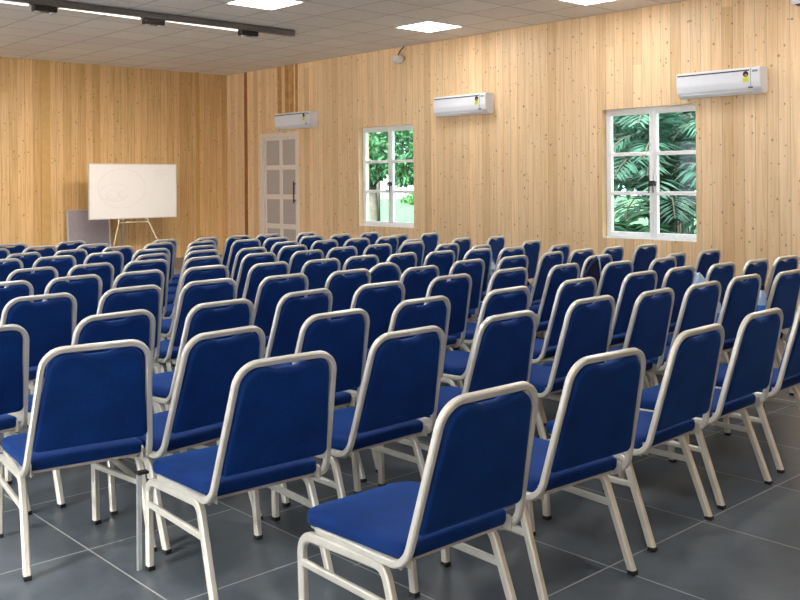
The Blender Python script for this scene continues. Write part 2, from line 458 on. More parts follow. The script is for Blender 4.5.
def window(n, O, parts, handle_col, name_label):
    x0, x1, z0, z1 = O
    x1 += .075                     # the frame runs on behind the wall boards
    ya, yb = YW+0.10, YW+0.16
    bm = bmesh.new()
    fr = 0.032
    add_box(bm, x0, x0+fr, ya, yb, z0, z1, bevel=.004); add_box(bm, x1-fr, x1, ya, yb, z0, z1, bevel=.004)
    add_box(bm, x0+fr, x1-fr, ya, yb, z0, z0+fr, bevel=.004); add_box(bm, x0+fr, x1-fr, ya, yb, z1-fr, z1, bevel=.004)
    root = struct('window_%d' % n, bm, M['white_paint'])
    xm = (x0+x1)/2
    for s in (0, 1):
        a, b = (x0+fr+.002, xm-.003) if s == 0 else (xm+.003, x1-fr-.002)
        c, d = z0+fr+.002, z1-fr-.002
        st = 0.058
        yy, yz = ya-0.012, yb-0.012
        bm = bmesh.new()
        add_box(bm, a, a+st, yy, yz, c, d, bevel=.005); add_box(bm, b-st, b, yy, yz, c, d, bevel=.005)
        add_box(bm, a+st, b-st, yy, yz, c, c+st, bevel=.005); add_box(bm, a+st, b-st, yy, yz, d-st, d, bevel=.005)
        ih = (d-c-2*st)
        for k in (1, 2):
            zz = c+st+ih*k/3
            add_box(bm, a+st, b-st, yy+.008, yz-.008, zz-.027, zz+.027, bevel=.004)
        sash = link_obj('window_sash', bm, M['white_paint'], root)
        link_obj('glass_pane', box_bm(a+st-.006, b-st+.006, (yy+yz)/2-.003, (yy+yz)/2+.003, c+st-.006, d-st+.006), M['glass'], sash)
    # black double lever handle across the meeting stiles
    zc = z0 + (z1-z0)*0.415
    hb = bmesh.new()
    yh = ya-.012
    add_box(hb, xm-.045, xm-.012, yh-.02, yh, zc-.02, zc+.05, bevel=.004)
    add_box(hb, xm+.012, xm+.045, yh-.02, yh, zc-.02, zc+.05, bevel=.004)
    for sx in (-1, 1):
        p = [Vector((xm+sx*.028, yh-.015, zc+.02)), Vector((xm+sx*.028, yh-.055, zc+.02)), Vector((xm+sx*.034, yh-.06, zc-.115))]
        sweep(hb, fillet(p, [0, .02, 0]), .012, .009, (1, 0, 0), 8)
    add_box(hb, xm-.05, xm+.05, yh-.045, yh-.02, zc+.01, zc+.055, bevel=.008)
    link_obj('window_handle', hb, M['black'], root)
    # inner sill strip
    link_obj('window_sill', box_bm(x0+.002, x1-.077, YW+.004, ya-.001, z0+.0, z0+.014, bevel=.003), M['white_paint'], root)
    return root
window(1, W1, None, 0, '')
window(2, W2, None, 0, '')
# unseen windows on the left wall; the one nearest the camera is added for light
for i, o in enumerate(LW):
    bm = bmesh.new(); x0, x1, z0, z1 = o; ya, yb = YL-.17, YL-.10
    for a, b in ((x0, x0+.07), (x1-.07, x1), ((x0+x1)/2-.05, (x0+x1)/2+.05)): add_box(bm, a, b, ya, yb, z0, z1)
    for a, b in ((z0, z0+.07), (z1-.07, z1), (z0+.6, z0+.65), (z0+1.2, z0+1.25)): add_box(bm, x0, x1, ya+.005, yb-.005, a, b)
    struct('window_%d' % (3+i), bm, M['white_paint'])

# door with glazed panes
x0, x1, z0, z1 = D1
bm = bmesh.new()
add_box(bm, x0, x0+.10, YW-.012, YW+.12, 0, z1, bevel=.005); add_box(bm, x1-.075, x1, YW-.012, YW+.12, 0, z1, bevel=.005)
add_box(bm, x0+.10, x1-.075, YW-.012, YW+.12, z1-.075, z1, bevel=.005)
door = struct('door_1', bm, M['cream_paint'])
a, b, c, d = x0+.104, x1-.079, .01, z1-.079
bm = bmesh.new(); y0, y1 = YW+.012, YW+.055
add_box(bm, a, a+.10, y0, y1, c, d, bevel=.004); add_box(bm, b-.045, b, y0, y1, c, d, bevel=.004)
mx0, mx1 = -16.045, -15.925
add_box(bm, mx0+.01, mx1-.01, y0, y1, c, d, bevel=.004)
zr = [(d-.06, d), (1.855, 1.95), (1.245, 1.345), (.635, .735), (c, c+.16)]
for q0, q1 in zr: add_box(bm, a+.10, b-.045, y0+.004, y1-.004, q0, q1, bevel=.004)
leaf = link_obj('door_leaf', bm, M['cream_paint'], door)
link_obj('glass_pane', box_bm(a+.09, b-.04, y0+.018, y0+.026, c+.15, d-.05), M['wired'], leaf)
hb = bmesh.new()
hx = b-.028
sweep(hb, [Vector((hx, y0-.055, 1.17)), Vector((hx, y0-.055, 1.61))], .017, .014, (1, 0, 0), 8)
for zz in (1.22, 1.56): sweep(hb, [Vector((hx, y0, zz)), Vector((hx, y0-.055, zz))], .012, .012, (0, 0, 1), 8)
link_obj('door_handle', hb, M['black'], leaf)

# ------------------------------------------------------------------ ceiling lights
names_l = {(0, 0): 'square white ceiling light nearer the window wall, above the first window',
           (0, 1): 'square white ceiling light cut by the top edge, above the end of the track rail',
           (1, 0): 'square white ceiling light at the top edge, near the second window wall'}
for i in range(0, 4):
    for j in range(0, 5):
        cx, cy = CX0+CT/2+3.04*i, CY0+CT/2-3.04*j
        if cx > XB-.5 or cy < YL+.5: continue
        lab = names_l.get((i, j), 'square white ceiling light above the chairs, outside the picture, row %d place %d' % (i+1, j+1))
        t = thing('ceiling_light', lab, 'ceiling light', (cx, cy, CZ), 0, 'square ceiling lights')
        bm = bmesh.new(); h = CT/2-.004; w = .022
        add_box(bm, -h, h, -h, -h+w, -.012, 0); add_box(bm, -h, h, h-w, h, -.012, 0)
        add_box(bm, -h, -h+w, -h+w, h-w, -.012, 0); add_box(bm, h-w, h, -h+w, h-w, -.012, 0)
        link_obj('frame', bm, M['white_paint'], t)
        link_obj('diffuser', box_bm(-h+w, h-w, -h+w, h-w, -.008, 0), M['panel'], t)

# ------------------------------------------------------------------ track rail with spot heads
TX, TZ = -12.0, 3.93
tr = thing('track_rail', 'long dark grey lighting rail hanging just under the ceiling, upper left', 'lighting rail', (TX, 8.80, CZ))
bm = bmesh.new()
add_box(bm, -.05, .05, -10.0, 0, TZ-CZ-.045, TZ-CZ+.046, bevel=.004)
link_obj('rail', bm, M['track'], tr)
for q0, q1 in ((6.60, 7.78), (5.06, 6.20), (1.9, 4.66)):
    bm = bmesh.new(); zz = TZ-CZ-.046; e0, e1 = q0-8.80, q1-8.80
    rings_mesh(bm, [[vec(-.045, e0, zz), vec(-.005, e0, zz), vec(-.005, e0, zz-.001), vec(-.045, e0, zz-.001)], [vec(-.045, e1, zz), vec(-.005, e1, zz), vec(-.005, e1, zz-.018), vec(-.045, e1, zz-.018)]])
    link_obj('light_strip', bm, M['strip'], tr)

for (ya_, lab) in ((7.97, 'black twin spot clamp nearest the free end of the ceiling rail'), (6.40, 'black twin spot clamp in the middle of the visible rail'), (4.86, 'black twin spot clamp at the left end of the visible rail')):
    t = thing('spot_head', lab, 'spotlight', (TX, ya_, TZ-.047), 0, 'black spot clamps on the rail')
    bm = bmesh.new()
    add_box(bm, -.07, .05, -.15, .15, -.075, 0, bevel=.012)
    link_obj('housing', bm, M['black'], t)
    for dy in (-.09, .10):
        b2 = lathe([(.028, 0), (.034, -.03), (.030, -.035), (.0, -.035)], 12)
        bmesh.ops.rotate(b2, verts=b2.verts, cent=(0, 0, 0), matrix=Matrix.Rotation(math.radians(-35), 3, 'Y'))
        bmesh.ops.translate(b2, verts=b2.verts, vec=(-.03, dy, -.062))
        link_obj('lamp', b2, M['board_frame'], t)
    L = bpy.data.lights.new('spot_lamp', 'SPOT'); L.energy = 230.0; L.color = (1.0, 0.86, 0.70); L.spot_size = math.radians(110); L.spot_blend = .8; L.shadow_soft_size = .3
    lo = bpy.data.objects.new('spot_lamp', L); COL.objects.link(lo); lo.parent = t
    lo.location = (-.12, 0, -.12); lo.rotation_euler = (0, math.radians(42), 0)

# ------------------------------------------------------------------ air conditioners
def ac(x0, x1, z0, z1, label, scale=1.0):
    t = thing('air_conditioner', label, 'air conditioner', ((x0+x1)/2, YW, z0), 0, 'split air conditioners on the window wall')
    w = (x1-x0)/2; h = z1-z0; dp = 0.21
    # cross-section in (y, z): y negative into the room
    prof = [(0, 0.03), (0, h), (-dp*.93, h), (-dp, h-.02), (-dp-.004, h*.45), (-dp*.93, h*.20), (-dp*.62, .0), (-.03, 0.0)]
    bm = bmesh.new()
    P = [[Vector((sx*w, y, z)) for y, z in prof] for sx in (-1, 1)]
    rings_mesh(bm, P)
    bmesh.ops.recalc_face_normals(bm, faces=bm.faces)
    bmesh.ops.bevel(bm, geom=[e for e in bm.edges if e.calc_length() < .5 or e.calc_length() > 0], offset=.006, segments=2, affect='EDGES')
    body = link_obj('body', bm, M['ac_white'], t)
    # dark intake slot below the top edge, on the front
    link_obj('intake_slot', box_bm(-w+.02, w-.14, -dp-.005, -dp+.01, h-.046, h-.030), M['ac_dark'], t)
    # lower flap
    f = bmesh.new()
    add_box(f, -w+.05, w-.11, -.06, .0, -.003, .003, bevel=.001)
    bmesh.ops.rotate(f, verts=f.verts, cent=(0, 0, 0), matrix=Matrix.Rotation(math.radians(-36), 3, 'X'))
    bmesh.ops.translate(f, verts=f.verts, vec=(0, -dp*.64, .0))
    link_obj('air_flap', f, M['ac_white'], t)
    # front panel seam at its right end
    link_obj('end_cap_seam', box_bm(w-.125, w-.119, -dp-.0055, -dp+.01, .09, h-.012), M['ac_grey'], t)
    st = link_obj('energy_sticker', box_bm(w-.225, w-.145, -dp-.0085, -dp-.002, h*.44, h*.62), M['sticker_yellow'], t)
    sb = lathe([(0, 0), (.036, 0), (.036, .003), (0, .003)], 20)
    bmesh.ops.rotate(sb, verts=sb.verts, cent=(0, 0, 0), matrix=Matrix.Rotation(PI/2, 3, 'X'))
    bmesh.ops.translate(sb, verts=sb.verts, vec=(w-.185, -dp-.0055, h*.74))
    link_obj('sticker_top', sb, M['sticker_black'], st)
    link_obj('sticker_dot', box_bm(w-.195, w-.165, -dp-.0105, -dp-.0080, h*.67, h*.73), M['sticker_orange'], st)
    link_obj('display_mark', box_bm(w-.10, w-.03, -dp-.006, -dp+.002, h*.80, h*.88), M['ac_grey'], t)
    link_obj('vent_mark', box_bm(w-.16, w-.10, -dp*.96, -dp*.9, h*.20, h*.25), M['ac_dark'], t)
    return t
ac(-6.69, -5.53, 2.66, 2.985, 'white wall air conditioner above the second window, largest of the three')
ac(-11.27, -10.09, 2.675, 3.0, 'white wall air conditioner between the two windows')
ac(-15.88, -14.70, 2.675, 2.99, 'white wall air conditioner above the glazed door')

# box cut by the top right corner of the picture
t = thing('wall_box', 'pale blue-white box on the wall, cut off at the top right corner', 'wall box', (-4.85, YW, 3.70))
link_obj('body', box_bm(-.32, .32, -.16, 0, 0, .24, bevel=.02), M['ac_white'], t)
link_obj('lower_lip', box_bm(-.27, .27, -.13, -.01, -.012, .0), M['ac_dark'], t)

# wall lamp near the ceiling
t = thing('wall_lamp', 'small white bowl lamp on a short cable high on the window wall', 'lamp', (-12.27, YW-.09, 3.70))
b2 = lathe([(.03, -.01), (.07, -.002), (.108, .035), (.118, .085), (.105, .105), (.05, .12), (.03, .12)], 20)
link_obj('shade', b2, M['lamp_shade'], t, smooth=True)
link_obj('cable', tube([(0, 0, .12), (.03, .02, .20), (.10, .06, CZ-3.70)], .011, 6), M['black'], t)
link_obj('bracket', box_bm(-.03, .03, .06, .09, .06, .12, bevel=.005), M['lamp_shade'], t)

# ------------------------------------------------------------------ whiteboard on easel, grey panel
BX = -17.0
t = thing('whiteboard', 'large white board with faint marker drawing standing on a pale easel', 'whiteboard', (BX, 8.61, .92))
link_obj('board', box_bm(-.015, .015, -.915, .915, 0, 1.05, bevel=.004), M['board_white'], t)
bm = bmesh.new()
for q in ((-.915, .915, -.006, .012), (-.915, .915, 1.038, 1.056)): add_box(bm, -.02, .02, q[0], q[1], q[2], q[3])
for q in ((-.921, -.903), (.903, .921)): add_box(bm, -.02, .02, q[0], q[1], -.006, 1.056)
link_obj('frame', bm, M['board_frame'], t)
# faint drawn marks: big loop, small loops, a few lines on the right
def stroke(pts, r=.005):
    bm = bmesh.new(); sweep(bm, [Vector((.0165, y, z)) for y, z in pts], r, .0012, (1, 0, 0), 6); return bm
bm = bmesh.new()
def loop(cy, cz, ry, rz, a0=0, a1=2*PI):
    sweep(bm, [Vector((.0165, cy+ry*math.cos(a0+(a1-a0)*k/36), cz+rz*math.sin(a0+(a1-a0)*k/36))) for k in range(37)], .004, .0012, (1, 0, 0), 6)
loop(-.25, .58, .49, .38); loop(-.40, .50, .30, .17, .4, 5.5); loop(-.45, .45, .12, .09); loop(-.22, .47, .10, .07, 1, 6)
for k in range(5):
    sweep(bm, [Vector((.0165, .42+.03*j, .93-.055*k+.006*math.sin(j*1.7+k))) for j in range(int(13-2*k))], .0035, .0012, (1, 0, 0), 6)
link_obj('marker_drawing', bm, M['board_mark'], t)

t = thing('easel', 'pale tripod easel carrying the white board', 'easel', (BX, 8.61, 0))
zt = 1.0
def leg_bm(a, b, r=.013): return tube([a, b], r, 8)
for a, b in (((-.05, -.26, 1.0), (.22, -.62, 0)), ((-.05, .26, 1.0), (.22, .62, 0))):
    link_obj('leg', tube([a, b], .014, 8), M['easel_wood'], t)
link_obj('leg', tube([(-.05, -.08, 1.3), (-.62, -.02, 0)], .013, 8), M['silver'], t)
link_obj('crossbar', tube([(-.02, -.31, .84), (-.02, .31, .84)], .011, 8), M['easel_wood'], t)
for ss in (-.26, .26): link_obj('support_peg', box_bm(-.06, .03, ss-.04, ss+.04, .895, .913), M['silver'], t)

t = thing('grey_panel', 'lilac grey felt panel leaning against the far wall behind the white board', 'display panel', (XF+.04, 8.13, 0), 0)
pb = bmesh.new(); add_box(pb, 0, .03, -.44, .40, 0, 1.07, bevel=.003)
bmesh.ops.rotate(pb, verts=pb.verts, cent=(0, 0, 0), matrix=Matrix.Rotation(math.radians(-3), 3, 'Y'))
bmesh.ops.translate(pb, verts=pb.verts, vec=(.065, 0, .0))
link_obj('felt_face', pb, M['lilac_grey'], t)
pb = bmesh.new()
add_box(pb, .0, .036, .40, .425, 0, 1.075); add_box(pb, .0, .036, -.465, -.44, 0, 1.075); add_box(pb, .0, .036, -.44, .40, 1.07, 1.085)
bmesh.ops.rotate(pb, verts=pb.verts, cent=(0, 0, 0), matrix=Matrix.Rotation(math.radians(-3), 3, 'Y'))
bmesh.ops.translate(pb, verts=pb.verts, vec=(.065, 0, .0))
link_obj('edge_frame', pb, M['board_frame'], t)

# ------------------------------------------------------------------ banquet chair
HT, YT, WTp = .925-.0, -.102, .211       # top of back frame (centre line)
ZB, YB, WB = .406, .027, .257            # where the back tube would meet the seat rail
TR = .0124
def vec(x, y, z): return Vector((x, y, z))
def make_chair(rnd=False):
    RT = .195 if rnd else .085
    t = thing('banquet_chair', '', 'chair', (0, 0, 0), 0, 'banquet chairs set out in rows')
    # continuous back and seat-rail tube
    pts = [vec(-.205, .545, .390), vec(-.238, .49, .392), vec(-WB, YB, ZB), vec(-WTp, YT, HT), vec(WTp, YT, HT), vec(WB, YB, ZB), vec(.238, .49, .392), vec(.205, .545, .390)]
    path = fillet(pts, [0, .03, .085, RT, RT, .085, .03, 0], 8)
    bm = bmesh.new(); sweep(bm, path, TR, TR*1.0, (0, 0, 1), 8, 9)
    link_obj('back_frame', bm, M['metal'], t, smooth=28)
    # seat cushion
    def outline(inset, z, fr=.065, rr=.028, n=6):
        xf, xr, yf, yr = .246-inset, .240-inset, .585-inset, .052+inset
        cor = [(-xr, yr, rr), (xr, yr, rr), (xf, yf, fr), (-xf, yf, fr)]
        out = []
        for i, (cx, cy, r) in enumerate(cor):
            p = vec(cx, cy, 0); a = vec(*cor[i-1][:2], 0); b = vec(*cor[(i+1) % 4][:2], 0)
            u, v = (a-p).normalized(), (b-p).normalized(); ang = u.angle(v); tt = r/math.tan(ang/2)
            p1 = p+u*tt; p2 = p+v*tt; c = p+(u+v).normalized()*(r/math.sin(ang/2))
            nn = (p1-c).cross(p2-c).normalized(); tot = (p1-c).angle(p2-c)
            for k in range(n+1):
                q = c+Quaternion(nn, tot*k/n) @ (p1-c); q.z = z
                # slight waterfall at the front edge
                q.z -= .016*max(0, q.y/.58)+.008*max(0, (q.y-.48)/.1)
                out.append(q)
        return out
    bm = bmesh.new()
    lv = [(.008, .416), (.002, .418), (-.002, .428), (-.003, .445), (-.001, .459), (.004, .4655), (.012, .469), (.035, .4725), (.09, .476), (.14, .477)]
    rings_mesh(bm, [outline(i, z) for i, z in lv])
    link_obj('seat', bm, M['fabric'], t, smooth=True)
    # seat pan under the cushion
    bm = bmesh.new(); rings_mesh(bm, [outline(.012, .404), outline(.006, .408), outline(.006, .4165)])
    link_obj('seat_pan', bm, M['plate'], t)
    # backrest cushion
    Bv = vec(0, YB, ZB); Tv = vec(0, YT, HT); vd = (Tv-Bv); Lb = vd.length; vd.normalize()
    nrm = vec(0, vd.z, -vd.y)   # forward normal
    def half(v): return WB+(WTp-WB)*v/Lb-TR-.001
    def bout(inset, off):
        v0, v1 = .104+inset, Lb-TR-.004-inset
        pts2 = []
        n = 6
        def corner(cu, cv, r, a0, a1):
            for k in range(n+1):
                a = a0+(a1-a0)*k/n; pts2.append((cu+r*math.cos(a), cv+r*math.sin(a)))
        r0, r1 = .022, (min(.172, half(v1)-inset-.012) if rnd else .075)
        corner(-(half(v0)-inset-r0), v0+r0, r0, -PI/2, -PI)      # bottom left
        corner(-(half(v1)-inset-r1-.004), v1-r1, r1, PI, PI/2)      # top left
        w = .0 if rnd else .088; dep = .0 if rnd else .018
        for k in range(1 if rnd else 11):                        # hand-hold dip
            s = .5 if rnd else k/10; hw = min(w+.02, half(v1)-inset-r1-.008); uu = -hw+2*hw*s
            pts2.append((uu, v1-dep*min(1.0, 1.7*(0.5-0.5*math.cos(2*PI*s))) if 0 < s < 1 else v1))
        corner(half(v1)-inset-r1-.004, v1-r1, r1, PI/2, 0)
        corner(half(v0)-inset-r0, v0+r0, r0, 0, -PI/2)
        return [Bv+vec(u, 0, 0)+vd*v+nrm*off for u, v in pts2]
    bm = bmesh.new()
    lv = [(.030, -.0187), (.024, -.0186), (.018, -.0184), (.008, -.0170), (.001, -.012), (-.001, 0), (.001, .018), (.008, .028), (.022, .034), (.034, .036), (.038, .0361)]
    rings_mesh(bm, [bout(i, o) for i, o in lv])
    bmesh.ops.recalc_face_normals(bm, faces=bm.faces)
    bmesh.ops.triangulate(bm, faces=[f for f in bm.faces if len(f.verts) > 4], ngon_method='EAR_CLIP')
    link_obj('backrest', bm, M['fabric'], t, smooth=True)
    # leg frames
    for s in (-1, 1):
        bm = bmesh.new()
        pts = [vec(s*.257, .550, .012), vec(s*.246, .580, .362), vec(s*.246, .135, .378), vec(s*.257, 0, .012)]
        sweep(bm, fillet(pts, [0, .06, .055, 0], 7), .0160, .0145, (s, 0, 0), 8, 9)
        lf = link_obj('leg_frame', bm, M['metal'], t, smooth=28)
        bm = bmesh.new()
        sweep(bm, [vec(s*.2535, .566, .268), vec(s*.2535, .100, .262)], .0085, .013, (0, 0, 1), 8, 9)
        link_obj('brace', bm, M['metal'], lf)
        for y in (.549, -.001):
            link_obj('foot_cap', box_bm(s*.257-.0155, s*.257+.0155, y-.0165, y+.0165, 0, .019, bevel=.003), M['rubber'], lf)
        # bracket between rail bend and seat pan
        bm = bmesh.new()
        q = [(.252, .05), (.252, .17), (.215, .17), (.215, .07)]
        rings_mesh(bm, [[vec(s*x, y, .3925) for x, y in q], [vec(s*x, y, .3965) for x, y in q]])
        q = [(.030, .397), (.14, .397), (.13, .42), (.085, .442), (.045, .450), (.030, .445)]
        rings_mesh(bm, [[vec(s*.230, y, z) for y, z in q], [vec(s*.234, y, z) for y, z in q]])
        bmesh.ops.recalc_face_normals(bm, faces=bm.faces)
        link_obj('bracket', bm, M['plate'], t)
    return t
chair0 = make_chair()
round0 = make_chair(True)
def copy_tree(o, parent=None):
    c = o.copy(); COL.objects.link(c); c.parent = parent
    for ch in o.children: copy_tree(ch, c)
    return c

ROWS = [['c0', 'c1', 'c2', 'c3', 'c4'], ['q', 'e9', 'f10', 'l5', 'm6', 'n5', 'o4', 'p3'], ['L', 'c9f', 'd8', 'e8', 'f9', 'l4', 'm5', 'n4', 'o3', 'p1', 'p2'], ['q5', 'q3', 'c8f', 'd7', 'e7', 'f8', 'k3', 'l3', 'm4', 'm3', 'n3', 'o1', 'o2'], ['a15', 'b8', 'c7f', 'd6', 'e6', 'f5', 'f6', 'h5', 'k2', 'l2', 'm2', 'n1', 'n2'], ['a14', 'a13', 'b7', 'c6f', 'd5', 'e5', 'f4', 'g4', 'h4', 'i5', 'k1', 'm1'], ['a12', 'a11', 'b6', 'c5f', 'd4', 'e4', 'f3', 'g3', 'h3', 'i4', 'j2', 'l1'], ['b5', 'c4f', 'd3', 'e3', 'i2', 'j1', 'j3'], ['a9', 'a10', 'a8', 'b4', 'c3f', 'e2', 'f2', 'g2', 'h2', 'i1', 'i3'], ['a6', 'a7', 'b1', 'b3', 'c2f', 'd2', 'e1', 'f1', 'g1', 'h1'], ['a5', 'a1', 'a2', 'a4', 'a3', 'b2', 'c1f', 'd1', 'e0', 'f0']]
POS = {'a1': (-10.634, 3.853, 0.242), 'a2': (-9.972, 3.905, 0.331), 'a3': (-10.554, 4.495, 0.35), 'a4': (-9.869, 4.451, 0.229), 'a5': (-9.96, 3.396, 0.224), 'a6': (-9.1, 3.394, 0.399), 'a7': (-9.181, 3.893, 0.368), 'a8': (-8.59, 3.98, 0.243), 'a9': (-8.478, 2.965, 0.186), 'a10': (-8.48, 3.455, 0.251), 'a11': (-7.453, 3.331, 0.24), 'a12': (-7.417, 2.841, 0.251), 'a13': (-6.56, 2.805, 0.193), 'a14': (-6.514, 2.284, 0.134), 'a15': (-5.595, 2.186, 0.108), 'b1': (-9.26, 4.437, 0.305), 'b2': (-10.015, 5.376, 0.363), 'b3': (-9.472, 5.028, 0.245), 'b4': (-8.674, 4.524, 0.164), 'b5': (-8.048, 4.178, 0.348), 'b6': (-7.443, 3.829, 0.119), 'b7': (-6.568, 3.309, 0.183), 'b8': (-5.609, 2.771, 0.118), 'c1f': (-9.97, 5.911, 0.348), 'c2f': (-9.407, 5.523, 0.269), 'c3f': (-8.732, 5.118, 0.263), 'c4f': (-8.111, 4.758, 0.23), 'c5f': (-7.402, 4.346, 0.211), 'c6f': (-6.562, 3.876, 0.122), 'c7f': (-5.615, 3.338, 0.077), 'c8f': (-4.569, 2.777, 0.094), 'c9f': (-3.685, 2.246, 0.117), 'd1': (-10.01, 6.396, 0.262), 'd2': (-9.269, 6.028, 0.18), 'd3': (-8.042, 5.281, 0.252), 'd4': (-7.381, 4.925, 0.201), 'd5': (-6.452, 4.396, 0.16), 'd6': (-5.528, 3.886, 0.089), 'd7': (-4.635, 3.401, 0.134), 'd8': (-3.791, 2.964, 0.05), 'e0': (-10.048, 6.874, 0.152), 'e1': (-9.316, 6.486, 0.21), 'e2': (-8.581, 6.08, 0.239), 'e3': (-8.003, 5.766, 0.231), 'e4': (-7.327, 5.444, 0.161), 'e5': (-6.403, 4.897, 0.131), 'e6': (-5.47, 4.433, 0.089), 'e7': (-4.639, 4.007, 0.048), 'e8': (-3.871, 3.646, 0.034), 'e9': (-3.112, 2.829, 0.024), 'f0': (-9.958, 7.402, 0.327), 'f1': (-9.269, 6.97, 0.215), 'f2': (-8.469, 6.547, 0.191), 'f3': (-7.437, 5.964, 0.166), 'f4': (-6.434, 5.37, 0.137), 'f5': (-5.75, 5.03, 0.1), 'f6': (-5.289, 4.989, 0.126), 'f8': (-4.655, 4.673, 0.073), 'f9': (-3.852, 4.342, 0.055), 'f10': (-3.134, 3.52, 0.042), 'g1': (-9.297, 7.442, 0.237), 'g2': (-8.432, 6.992, 0.164), 'g3': (-7.463, 6.463, 0.17), 'g4': (-6.378, 5.798, 0.173), 'h1': (-9.316, 7.934, 0.263), 'h2': (-8.42, 7.444, 0.213), 'h3': (-7.459, 6.945, 0.183), 'h4': (-6.308, 6.226, 0.138), 'h5': (-5.437, 5.678, 0.099), 'i1': (-8.655, 7.838, 0.26), 'i2': (-7.813, 7.283, 0.248), 'i3': (-8.612, 8.333, 0.243), 'i4': (-6.99, 7.007, 0.194), 'i5': (-6.214, 6.647, 0.134), 'j1': (-7.57, 7.823, 0.243), 'j2': (-6.586, 7.076, 0.266), 'j3': (-7.488, 8.337, 0.248), 'k1': (-6.143, 7.058, 0.129), 'k2': (-5.424, 6.236, 0.115), 'k3': (-4.678, 5.321, 0.08), 'l1': (-6.659, 7.968, 0.211), 'l2': (-5.463, 6.811, 0.202), 'l3': (-4.604, 5.879, 0.122), 'l4': (-3.871, 5.068, 0.068), 'l5': (-3.214, 4.316, 0.032), 'm1': (-6.028, 7.656, 0.188), 'm2': (-5.459, 7.261, 0.138), 'm3': (-4.939, 6.8, 0.074), 'm4': (-4.442, 6.37, 0.067), 'm5': (-3.842, 5.763, 0.048), 'm6': (-3.161, 4.868, 0.072), 'n1': (-5.435, 7.726, 0.14), 'n2': (-5.367, 8.206, 0.072), 'n3': (-4.385, 6.937, 0.08), 'n4': (-3.839, 6.282, 0.066), 'n5': (-3.16, 5.42, 0.037), 'o1': (-4.563, 7.411, 0.155), 'o2': (-4.549, 7.983, 0.068), 'o3': (-3.776, 6.784, 0.057), 'o4': (-3.19, 6.016, 0.017), 'p1': (-3.738, 7.268, 0.048), 'p2': (-3.711, 7.743, 0.009), 'p3': (-3.125, 6.522, 0.031), 'q3': (-4.561, 2.156, 0.103), 'q5': (-4.526, 1.483, 0.081), 'q': (-2.984, 2.085, -0.049), 'c0': (-2.072, 2.205, -0.016), 'c1': (-2.173, 2.986, -0.061), 'c2': (-2.246, 3.766, 0.044), 'c3': (-2.299, 4.457, 0.031), 'c4': (-2.36, 5.2, 0.04), 'L': (-3.759, 1.704, -0.153)}
ORD = ['first', 'second', 'third', 'fourth', 'fifth', 'sixth', 'seventh', 'eighth', 'ninth', 'tenth', 'eleventh', 'twelfth', 'thirteenth', 'fourteenth', 'fifteenth']
LAB = {'c0': 'large foreground blue banquet chair, leftmost of the nearest row, seat top fully visible', 'q': 'blue banquet chair with a silver linking bar clipped to its left front leg', 'L': 'big blue banquet chair at lower left, left of the chair with the linking bar', 'q5': 'blue banquet chair cut by the left edge, beside the big lower left chair', 'c4': 'blue banquet chair cut by the right edge in the nearest row', 'a14': 'blue banquet chair cut by the left edge, in the sixth row from the camera', 'f5': 'blue chair with a rounder, dome-topped back than all the others, mid room', 'm3': 'blue banquet chair under the dark cloth with a diagonal pale edge', 'p3': 'blue banquet chair at the right edge with the black capped bottle on its seat', 'p2': 'blue banquet chair farthest right against the window wall'}
CH = {}
first = True
for ri, row in enumerate(ROWS):
    for ci, k in enumerate(row):
        x, y, a = POS[k]
        c = round0 if k == 'f5' else (chair0 if first else copy_tree(chair0))
        first = False
        c.location = (x, y, 0); c.rotation_euler = (0, 0, a+PI/2)
        if k in LAB: c['label'] = LAB[k]
        else:
            c['label'] = 'blue banquet chair, %s from the left in the %s row from the camera' % (ORD[ci], ORD[ri])
        CH[k] = c

# link bar clipped to the side of chair q
q = CH['q']
bm = bmesh.new()
sweep(bm, [vec(-.291, .575, .0), vec(-.277, .605, .385)], .011, .007, (0, 1, 0), 8, 4)
link_obj('linking_bar', bm, M['silver'], q)
link_obj('bar_hook', box_bm(-.29, -.24, .585, .620, .383, .396, bevel=.004), M['black'], q)

def local(k, r, f, z):
    x, y, a = POS[k]
    fw = (-math.cos(a), -math.sin(a)); rt = (-math.sin(a), math.cos(a))
    return (x+rt[0]*r+fw[0]*f, y+rt[1]*r+fw[1]*f, z), a+PI/2

SEATZ = .477
# triangular fold of dark cloth over chair m3
loc, rz = local('m3', 0, 0, 0)
t = thing('draped_jacket', 'dark cloth with a diagonal pale edge hung over a chair left of the second window', 'jacket', loc, rz)
Bv = vec(0, YB, ZB); vd = (vec(0, YT, HT)-Bv).normalized(); nr = vec(0, vd.z, -vd.y); Lb = (vec(0, YT, HT)-Bv).length
pl = [(-.25, .12), (-.235, .40), (-.17, .50), (-.09, .55), (.05, .30), (.09, .12)]
bm = bmesh.new(); rings_mesh(bm, [[Bv+vec(u, 0, 0)+vd*v+nr*o for u, v in pl] for o in (-.045, -.020)])
bmesh.ops.recalc_face_normals(bm, faces=bm.faces)
link_obj('cloth', bm, M['navy_cloth'], t)
bm = bmesh.new(); sweep(bm, [Bv+vec(u, 0, 0)+vd*v+nr*(-.045) for u, v in ((-.10, .555), (-.02, .43), (.05, .30), (.06, .22))], .011, .008, (0, -1, 0), 8)
link_obj('pale_edge', bm, M['white_trim'], t, smooth=True)

